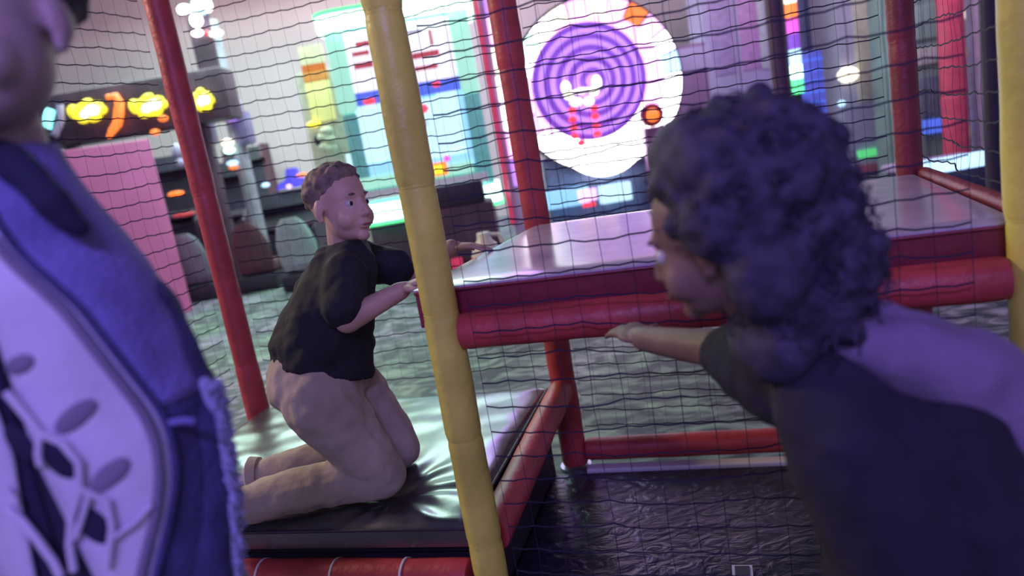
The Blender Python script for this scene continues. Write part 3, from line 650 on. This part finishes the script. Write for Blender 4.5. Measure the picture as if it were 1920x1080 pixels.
#PEOPLE
# ------------------------------------------------------------------ people
def basis(f, u):
    f = V(f).normalized(); r = f.cross(V(u)).normalized(); u = r.cross(f)
    return M((r, f, u)).transposed()
def head(mb, c, f, u, s):
    R = basis(f, u); c = V(c)
    T = lambda x, y, z: c+R@V((x, y, z))*s
    e = lambda p, r: mb.ell(T(*p), [q*s for q in r], R, 24)
    e((0, -.015, .03), (.074, .092, .08)); e((0, .02, -.03), (.060, .072, .075)); e((0, .035, -.07), (.045, .045, .035)); e((0, .070, -.092), (.020, .018, .016))
    e((0, .071, .024), (.040, .014, .014))
    for k in (-1, 1):
        e((k*.034, .050, -.040), (.027, .030, .032)); e((k*.075, -.012, -.010), (.009, .017, .027)); e((k*.073, -.006, -.034), (.007, .010, .010)); e((k*.010, .093, -.032), (.008, .009, .007))
    mb.cap(T(0, .082, .008), T(0, .099, -.028), .008*s, .0115*s)
    e((0, .089, -.056), (.022, .009, .005)); e((0, .088, -.067), (.019, .009, .006))
    return T, R
EYEW = mat('eye_white', (0.50, 0.46, 0.46), 0.25, var=0.02); EYED = mat('eye_dark', (0.02, 0.015, 0.015), 0.2); LIP = mat('lip', (0.30, 0.10, 0.10), 0.5)
def hand(mb, wrist, d, n, s, curl, flip=1):
    d = V(d).normalized(); n = V(n); n = (n-d*n.dot(d)).normalized(); sd = d.cross(n)*flip; w0 = V(wrist)
    mb.ell(w0+d*.045*s, (.040*s, .048*s, .014*s), M((sd, d, n)).transposed(), 16)
    mb.cap(w0-d*.02*s, w0+d*.02*s, .024*s, .024*s)
    for off, ln, r in ((-.030, .074, .0088), (-.010, .082, .009), (.010, .077, .0088), (.029, .060, .008)):
        p = w0+d*(.082-abs(off)*.25)*s+sd*off*s; a = 0.15; pts = [p-d*.02*s, p]
        for k, f in enumerate((.45, .32, .25)):
            a += curl; p = p+(d*math.cos(a)+n*math.sin(a))*ln*f*s; pts.append(p)
        mb.chain(pts, [r*s*1.05, r*s, r*s*.95, r*s*.9, r*s*.8])
    p = w0+d*.025*s-sd*.034*s; q = p+(d*.6-sd*.7+n*.25).normalized()*.038*s
    mb.chain([w0+d*.015*s-sd*.015*s, p, q, q+(d*.85+n*.45-sd*.1).normalized()*.030*s], [.014*s, .0125*s, .0105*s, .009*s])
def cloth(o, vox, it, amp, sc): return remesh(o, vox, it, 0.5, lambda p: amp*nz3(p, sc)+amp*0.5*nz3(p+V((3, 1, 2)), sc*2.3))

# ---- kneeling boy
SK1 = mat('fair_skin', (0.52, 0.33, 0.27), 0.55, var=0.08, scale=20)
HAIR1 = mat('light_brown_hair', (0.17, 0.12, 0.10), 0.7, var=0.35, scale=40)
BLK = mat('black_tee_cotton', (0.014, 0.016, 0.026), 0.85, var=0.3, scale=14, bump=0.2, bscale=60)
TAN = mat('beige_trouser_cloth', (0.44, 0.36, 0.30), 0.85, var=0.14, scale=9, bump=0.3, bscale=40)
SOCK = mat('pale_sock', (0.52, 0.48, 0.56), 0.9)
sd = V((-.30, .95, 0)); fd = V((.95, .30, 0))
S1, E_1, W1 = V((-.44, 1.965, 1.02)), V((-.445, 1.925, .912)), V((-.292, 1.925, .965))
S2, E_2, W2 = V((-.42, 2.21, 1.02)), V((-.27, 2.25, .955)), V((-.16, 2.215, 1.02))
K = [(V((-.58, 1.985, .69)), V((-.46, 1.985, .437)), V((-.83, 1.955, .428))), (V((-.56, 2.15, .69)), V((-.43, 2.17, .437)), V((-.83, 2.14, .428)))]
mb = MB()
hc = V((-.432, 2.085, 1.205)); hf = (.80, -.60, .02)
T1, RR1 = head(mb, hc, hf, (0.05, 0.03, 1), .98)
mb.cap((-.455, 2.10, 1.03), hc+V((-.012, .012, -.06)), .047, .045)
mb.ell_loft([(V((-.57, 2.07, .68)), sd*.10, fd*.085), (V((-.55, 2.07, .80)), sd*.105, fd*.085), (V((-.50, 2.085, .94)), sd*.115, fd*.08), (V((-.465, 2.09, 1.04)), sd*.11, fd*.065), (V((-.45, 2.10, 1.08)), sd*.05, fd*.045)])
mb.chain([S1, E_1, W1], [.042, .036, .025]); mb.chain([S2, E_2, W2], [.042, .034, .025])
hand(mb, W1, (.95, .1, .32), (.2, 0, -1), .78, .28); hand(mb, W2, (.9, -.1, -.05), (0, 0, -1), .78, .12, -1)
for h, k, an in K:
    mb.chain([h, k, an], [.075, .048, .034]); mb.chain([an, an+V((-.05, 0, -.005)), an+V((-.125, 0, -.018))], [.032, .030, .022])
boy = remesh(recentre(mb.done('person', SK1)), .0045, 3)
tag(boy, 'child in black t-shirt and beige trousers kneeling on the glossy mat', 'person')
def adopt(o, par):
    o.parent = par; o.matrix_parent_inverse = M.Translation(-par.location); return o
mb = MB(); tl = V((0, 0, -.05))
mb.ell_loft([(V((-.575, 2.07, .755)), sd*.150, fd*.140+tl), (V((-.565, 2.07, .82)), sd*.152, fd*.138+tl*.8), (V((-.525, 2.08, .92)), sd*.150, fd*.130+tl*.4), (V((-.485, 2.09, 1.01)), sd*.150, fd*.112), (V((-.462, 2.095, 1.065)), sd*.125, fd*.088), (V((-.45, 2.10, 1.105)), sd*.066, fd*.062)])
mb.chain([S1+V((0, .02, 0)), E_1+V((0, .004, .035))], [.066, .060]); mb.chain([S2, (S2*.45+E_2*.55)], [.064, .060])
adopt(cloth(mb.done('t_shirt', BLK), .008, 3, .010, 15), boy)
mb = MB()
for h, k, an in K:
    mb.chain([h, k+V((0, 0, .012))], [.112, .070]); mb.chain([k+V((.005, 0, .0)), (k+an)/2+V((0, 0, .014)), an+V((.0, 0, .006))], [.064, .064, .056])
mb.ell((-.615, 2.065, .735), (.125, .155, .115)); mb.ell_loft([(V((-.585, 2.07, .68)), sd*.15, fd*.125), (V((-.58, 2.07, .80)), sd*.142, fd*.125+tl*.6)])
tr = adopt(cloth(mb.done('trousers', TAN), .008, 3, .009, 13), boy)
for h, k, an in K:
    mb = MB(); mb.chain([an+V((-.04, 0, .0)), an+V((-.07, 0, -.005)), an+V((-.13, 0, -.018))], [.040, .038, .027]); mb.ell(an+V((-.045, 0, .012)), (.032, .036, .034))
    adopt(cloth(mb.done('sock', SOCK), .006, 3, .003, 30), boy)
    mb = MB(); c = an+V((-.045, 0, .004)); mb.tube([c+V((.02, 0, 0)), c+V((-.006, 0, 0)), c+V((-.012, 0, 0))], [.060, .066, .058], 20); adopt(mb.done('trouser_cuff', TAN), boy)
def scalp(mbx, T, R, s, n, rad, test, r0):
    for _ in range(n):
        a = random.uniform(0, 2*math.pi); z = random.uniform(-.55, 1); q = math.sqrt(1-z*z); d = V((q*math.cos(a), q*math.sin(a), z))
        if not test(d): continue
        p = T(d.x*.076, -.015+d.y*.094, .032+d.z*.082); mbx.ell(p, random.uniform(.6, 1.2)*r0*s, None, 8)
mb = MB(); R = RR1
mb.ell(T1(0, -.022, .040), (.077*.98, .092*.98, .080*.98), R, 24)
scalp(mb, T1, R, .98, 420, 0, lambda d: d.z > .28+.55*max(0, d.y) - .75*max(0, -d.y), .013)
ho = remesh(mb.done('hair', HAIR1), .005, 2, .4, lambda p: .002*nz3(p, 60)); adopt(ho, boy)
# part objects of the face are built in world space and adopted
def face_on(T, R, s, body, brow):
    for k in (-1, 1):
        e = adopt(MB().ell(T(k*.030, .0680, .000), .0115*s, None, 16).done('eye', EYEW), body)
        MB().ell(T(k*.030, .0765, .000), (.0066*s, .004*s, .0066*s), R, 12).done('iris', EYED, e)
        adopt(MB().ell(T(k*.024, .0790, .025), (.013*s, .006*s, .004*s), R, 12).done('eyebrow', brow), body)
    adopt(MB().ell(T(0, .0955, -.0615), (.021*s, .004*s, .0035*s), R, 12).done('mouth', LIP), body)
face_on(T1, RR1, .98, boy, HAIR1)

# ---- dark haired person at right
SK2 = mat('brown_skin', (0.20, 0.115, 0.095), 0.55, var=0.1, scale=20)
HAIR2 = mat('black_curly_hair', (0.034, 0.026, 0.060), 0.75, var=0.4, scale=50)
DKJ = mat('dark_navy_cloth', (0.014, 0.011, 0.028), 0.9, var=0.3, scale=10, bump=0.3, bscale=50)
LAVC = mat('lit_shoulder_cloth', (0.20, 0.14, 0.26), 0.9, var=0.15, scale=8, bump=0.3, bscale=50)
f2 = V((-.75, .66, 0)); s2 = V((.66, .75, 0))
mb = MB()
T2, RR2 = head(mb, (.275, .965, 1.135), (-.76, .58, -.28), (-.28, .12, .93), .95)
mb.cap((.385, .95, .92), (.300, .95, 1.09), .050, .046)
mb.ell_loft([(V((.52, .93, .56)), s2*.12, f2*.085), (V((.50, .93, .72)), s2*.12, f2*.085), (V((.45, .94, .86)), s2*.135, f2*.085), (V((.41, .945, .92)), s2*.10, f2*.06), (V((.39, .95, .955)), s2*.05, f2*.045)])
SA, EA, WA = V((.365, 1.0, .90)), V((.318, 1.19, .905)), V((.232, 1.350, .895))
SB, EB, WB = V((.50, .84, .87)), V((.56, .78, .66)), V((.50, .90, .50))
mb.chain([SA, EA, WA], [.042, .034, .025]); mb.chain([SB, EB, WB], [.042, .034, .025])
hand(mb, WA, (-.34, .92, .10), (.1, .1, -1), .86, .14); hand(mb, WB, (-.2, .5, -.8), (-1, .2, 0), .82, .3)
LG = [(V((.49, 1.0, .56)), V((.46, 1.02, .30)), V((.50, 1.04, .06))), (V((.55, .86, .56)), V((.53, .86, .30)), V((.57, .86, .06)))]
for h, k, an in LG:
    mb.chain([h, k, an], [.075, .05, .035]); mb.chain([an, an+V((-.10, .07, -.01))], [.03, .025])
p2 = remesh(recentre(mb.done('person', SK2)), .0048, 3)
tag(p2, 'person with big dark curly hair leaning left toward the platform', 'person')
face_on(T2, RR2, .95, p2, HAIR2)
mb = MB()
mb.ell_loft([(V((.52, .93, .52)), s2*.17, f2*.125), (V((.505, .93, .66)), s2*.172, f2*.125), (V((.475, .935, .80)), s2*.178, f2*.122), (V((.44, .94, .89)), s2*.165, f2*.105), (V((.41, .945, .945)), s2*.11, f2*.08), (V((.385, .95, .985)), s2*.065, f2*.06)])
mb.chain([SA, SA*.25+EA*.75], [.064, .054]); mb.chain([SB, EB, EB*.3+WB*.7], [.066, .056, .044])
adopt(cloth(mb.done('sweater', DKJ), .009, 4, .008, 12), p2)
mb = MB()
hp = [V((.40, .90, .985)), V((.46, .86, .97)), V((.53, .85, .93)), V((.60, .86, .85)), V((.645, .88, .76)), V((.665, .90, .66))]
mb.chain(hp, [.030, .050, .062, .066, .060, .045]); mb.chain([p+V((.0, .07, .0)) for p in hp], [.03, .045, .055, .055, .05, .04])
adopt(cloth(mb.done('lit_shoulder', LAVC), .009, 4, .013, 10), p2)['label'] = 'added lavender cloth for the violet lit shoulder'  # added cloth mass; violet light on the shoulder put into its colour
mb = MB()
for h, k, an in LG: mb.chain([h, k, an+V((0, 0, .03))], [.10, .07, .06])
mb.ell((.52, .93, .58), (.15, .15, .10))
adopt(cloth(mb.done('trousers', DKJ), .010, 4, .007, 12), p2)
for h, k, an in LG:
    mb = MB(); mb.chain([an+V((.02, -.01, -.002)), an+V((-.05, .035, -.004)), an+V((-.11, .075, -.010))], [.034, .033, .026])
    adopt(cloth(mb.done('sock', SOCK), .006, 3, .002, 30), p2)
mb = MB()
lob = [((.322, .95, 1.200), (.112, .13, .106)), ((.358, .95, 1.15), (.088, .12, .095)), ((.398, .95, 1.085), (.068, .11, .068)), ((.365, .95, 1.04), (.080, .11, .085)), ((.255, .945, 1.235), (.055, .10, .062)), ((.33, .94, .99), (.055, .09, .06)), ((.262, .90, 1.17), (.048, .06, .06)), ((.31, .87, 1.10), (.055, .05, .07))]
for c, r in lob: mb.ell(c, r, None, 24)
for _ in range(420):
    c, r = random.choice(lob[:4]); d = V((random.gauss(0, 1), random.gauss(0, 1), random.gauss(0, 1))).normalized()
    mb.ell(V(c)+V((d.x*r[0], d.y*r[1], d.z*r[2])), random.uniform(.009, .020), None, 8)
hair2 = adopt(remesh(mb.done('hair', HAIR2), .007, 1, .4, lambda p: .004*nz3(p, 45)), p2)
mb = MB()
for _ in range(900):
    c, r = random.choice(lob[:4]); d = V((random.gauss(0, 1), random.gauss(0, 1), random.gauss(0, 1))).normalized()
    p = V(c)+V((d.x*r[0], d.y*r[1], d.z*r[2])); x, y = frame(d); ph = random.uniform(0, 6.3); rr = random.uniform(.005, .010); ln = random.uniform(.010, .024)
    pts = [p+d*(ln*k/7)+x*math.cos(ph+k*1.2)*rr+y*math.sin(ph+k*1.2)*rr-V((0, 0, .0015*k)) for k in range(8)]
    mb.tube(pts, .0014, 3, False)
cu = mb.done('hair_curls', HAIR2, hair2); cu['kind'] = 'stuff'

# ---- person in the blue jacket at left
SK3 = mat('light_skin_left', (0.38, 0.27, 0.28), 0.55, var=0.08, scale=20)
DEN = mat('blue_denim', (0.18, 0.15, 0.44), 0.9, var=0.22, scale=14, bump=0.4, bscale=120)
DEN2 = mat('dark_and_shaded_denim', (0.05, 0.045, 0.15), 0.9, var=0.22, scale=14, bump=0.4, bscale=120)  # dark jeans denim, also the jacket's shade painted as a darker copy
WHT = mat('white_vest_cloth', (0.62, 0.56, 0.74), 0.85, var=0.09, scale=7, bump=0.15, bscale=60)
NAVY = mat('navy_inner_cloth', (0.016, 0.014, 0.05), 0.9)
GREYP = mat('grey_violet_trim', (0.20, 0.17, 0.27), 0.8)
cx, cy = -.545, .865
HW = [(1.391, .045), (1.341, .058), (1.287, .085), (1.244, .106), (1.19, .126), (1.127, .138), (1.063, .148), (.987, .142), (.91, .135), (.823, .125), (.74, .125)]
XE = [(1.40, -.53), (1.34, -.52), (1.278, -.497), (1.2175, -.456), (1.13, -.428), (1.064, -.408), (1.014, -.410), (.966, -.420), (.894, -.450), (.83, -.475), (.74, -.49)]
def interp(tab, z):
    if z >= tab[0][0]: return tab[0][1]
    for (a, va), (b, vb) in zip(tab[:-1], tab[1:]):
        if a >= z >= b: return va+(vb-va)*(a-z)/(a-b)
    return tab[-1][1]
def smoothed(tab, z): return sum(interp(tab, z+k*.008) for k in range(-3, 4))/7
hw = lambda z: smoothed(HW, z)
hd = lambda z: .065+.05*min(1, max(0, (1.39-z)/.16))
def fy(x, z, off): # front surface of a garment layer
    a = hw(z)+off; t = max(-1, min(1, (x-cx)/a)); return cy-(hd(z)+off)*math.sqrt(max(0, 1-t*t))
mb = MB()
T3, RR3 = head(mb, (-.505, .845, 1.512), (-.22, -.97, -.08), (-.03, -.08, 1), 1.03)
mb.cap((cx-.005, cy+.01, 1.32), (-.545, .855, 1.46), .056, .054)
mb.ell_loft([(V((cx, cy, z)), V((hw(z)*.82-.012, 0, 0)), V((0, hd(z)*.80, 0))) for z in (1.385, 1.33, 1.26, 1.18, 1.08, .96, .84)])
AR = [(V((-.462, .885, 1.165)), V((-.438, .885, 1.02)), V((-.468, .83, .74))), (V((-.63, .885, 1.165)), V((-.655, .885, 1.02)), V((-.63, .83, .74)))]
for q, (a, b, c) in enumerate(AR):
    mb.chain([a, b, c], [.045, .038, .027]); hand(mb, c, (0, -.35, -.9), (1 if q else -1, 0, 0), 1.0, .3, 1 if q else -1)
LL = [(V((cx+.06, cy+.01, .78)), V((cx+.085, cy, .45)), V((cx+.09, cy+.02, .08))), (V((cx-.06, cy+.01, .78)), V((cx-.085, cy, .45)), V((cx-.09, cy+.02, .08)))]
for h, k, an in LL: mb.chain([h, k, an], [.085, .055, .04])
p3 = remesh(recentre(mb.done('person', SK3)), .0055, 3)
tag(p3, 'person in an open blue denim jacket and white lace up vest at left', 'person')
face_on(T3, RR3, 1.03, p3, HAIR2)
mb = MB(); mb.ell(T3(0, -.03, .045), (.080, .095, .082), RR3, 24)
scalp(mb, T3, RR3, 1.03, 300, 0, lambda d: d.z > .25+.5*max(0, d.y)-.7*max(0, -d.y), .014)
adopt(remesh(mb.done('hair', HAIR2), .006, 2), p3)
def layer(off, zs, xr, xl, thick, name, mt, n=40):
    # open shell from angle of xr(z) round the back to xl(z); gap at the front
    rings = []
    for z in zs:
        a = hw(z)+off; d = hd(z)+off
        t0 = math.acos(max(-1, min(1, (xr(z)-cx)/a))); t1 = math.acos(max(-1, min(1, (xl(z)-cx)/a)))
        ring = []
        for k in range(n+1):
            t = t0-(t0+2*math.pi-t1)*k/n
            w_ = .003*nz3((math.cos(t)*.3, math.sin(t)*.3, z), 16)
            ring.append(V((cx+(a+w_)*math.cos(t), cy-(d+w_)*math.sin(t), z)))
        rings.append(ring)
    o = MB().ring(rings, False, False).done(name, mt)
    s = o.modifiers.new('thick', 'SOLIDIFY'); s.thickness = thick; s.offset = -1
    return adopt(o, p3)
zs = [1.385-.012*k for k in range(50)]
ez = lambda z: smoothed(XE, z)
layer(-.016, [z for z in zs if z < 1.34], lambda z: cx+.002, lambda z: cx-.002, .004, 'inner_top', NAVY)
vz = [z for z in zs if z < 1.33]
gapf = lambda z: .012+.05*min(1, max(0, (1.06-z)/.20))*.55
layer(-.007, vz, lambda z: cx+gapf(z), lambda z: cx-gapf(z), .004, 'lace_up_vest', WHT)
zj = [z for z in zs if z > 1.062]; zk = [zj[-1]]+[z for z in zs if z <= 1.062]  # jacket split where shade begins; shade painted into the lower part's colour
jk = layer(.008, zj, lambda z: ez(z), lambda z: 2*cx-ez(z), .009, 'jacket_lit_upper', DEN)
layer(.006, zk, lambda z: ez(z), lambda z: 2*cx-ez(z), .009, 'jacket_shaded_lower', DEN2)
pts = [V((ez(z), fy(ez(z), z, .010)-.001, z)) for z in zs]
MB().tube(pts, .0045, 8).done('front_hem', DEN2, jk)
vest = [c for c in p3.children if c.name.startswith('lace_up')][0]
pts = [V((ez(z)-.020, fy(ez(z)-.020, z, -.006), z)) for z in zs if z < 1.30]
MB().tube(pts, .006, 8).done('edge_piping', GREYP, vest)
def oval(px, py, rl, rw, ang, mt):
    p = P(px, py, .745); x, z = p.x, p.z; y = fy(x, z, -.006)
    nrm = V((x-cx, 0, 0))/hw(z)**2*1.0; nrm = V(((x-cx)/hw(z)**2, (y-cy)/hd(z)**2, 0)).normalized()
    ax = V((math.cos(ang), 0, math.sin(ang))); ax = (ax-nrm*ax.dot(nrm)).normalized(); ay = nrm.cross(ax)
    k = .745/F; R = M((ax, ay, nrm)).transposed()
    return MB().ell((x, y, z), (rl*k, rw*k, .0035), R, 20).done('eyelet', mt, vest)
for px, py, rl, rw, an in ((22, 690, 28, 18, .3), (120, 795, 46, 22, .45), (182, 912, 44, 24, .45)): oval(px, py, rl, rw, an, GREYP)
for px, py, rl, rw, an in ((25, 838, 44, 22, 1.9), (95, 872, 48, 24, 1.95), (158, 1000, 50, 25, 1.95)): oval(px, py, rl, rw, an, NAVY)
def cord(pp, r):
    pts = []
    for px, py in pp:
        p = P(px, py, .74); pts.append(V((p.x, fy(p.x, p.z, 0.0)-.001, p.z)))
    MB().tube(pts, r, 8).done('lace_cord', WHT, vest)
cord([(0, 740), (40, 790), (62, 820), (100, 840), (130, 880), (135, 930), (122, 980), (120, 1030), (128, 1080)], .0045)
cord([(62, 820), (60, 860), (65, 880)], .004); cord([(135, 930), (180, 960), (190, 1010), (185, 1080)], .004); cord([(130, 1020), (142, 975), (150, 940)], .0035)
cord([(0, 965), (30, 985), (60, 1020), (90, 1060), (105, 1090)], .0048); cord([(190, 1030), (225, 1010), (248, 985)], .003); cord([(0, 925), (20, 950)], .004)
# dark collar and sleeves
mb = MB(); mb.chain([V((-.53, .93, 1.388)), P(-10, 280, .84), P(45, 325, .80), P(95, 372, .79), P(150, 425, .80)], [.018, .020, .020, .018, .012])
adopt(cloth(mb.done('collar', NAVY), .006, 3, .004, 20), p3)['label'] = 'dark jacket collar'
for q, (a, b, c) in enumerate(AR):
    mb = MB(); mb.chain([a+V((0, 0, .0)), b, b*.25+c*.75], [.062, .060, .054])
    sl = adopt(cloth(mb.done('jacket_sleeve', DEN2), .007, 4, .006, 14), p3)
    if q == 0:
        mb = MB()
        for k in range(420):
            t = random.random(); z = 1.075-.29*t; base = V((-.380-.040*t*t, .87+random.uniform(-.012, .02), z))
            d = V((random.uniform(.2, 1), random.uniform(-.8, .3), random.uniform(-1, .6))).normalized()
            mb.tube([base, base+d*.006, base+d*.011+V((0, 0, -.004))], [.0030, .0024, .0012], 4)
        mb.chain([V((-.388, .872, 1.075)), V((-.394, .870, .93)), V((-.425, .85, .78))], [.010, .011, .010])
        fr = mb.done('frayed_seam', mat('frayed_denim', (0.34, 0.33, 0.56), 0.9), sl); fr['kind'] = 'stuff'
        MB().tube([P(318, 792, .80), P(345, 788, .80), P(366, 790, .80)], .004, 6).done('stitch_bar', DEN, sl)
mb = MB()
for h, k, an in LL: mb.chain([h-V((0, 0, .06)), k, an], [.085, .075, .06])
mb.ell((cx, cy, .74), (.13, .10, .09))
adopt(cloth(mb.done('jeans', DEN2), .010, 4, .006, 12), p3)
for h, k, an in LL:
    mb = MB(); mb.chain([an+V((0, .03, -.035)), an+V((0, -.05, -.035)), an+V((0, -.13, -.04))], [.044, .044, .038])
    adopt(cloth(mb.done('shoe', WHT), .006, 3, .0, 30), p3)
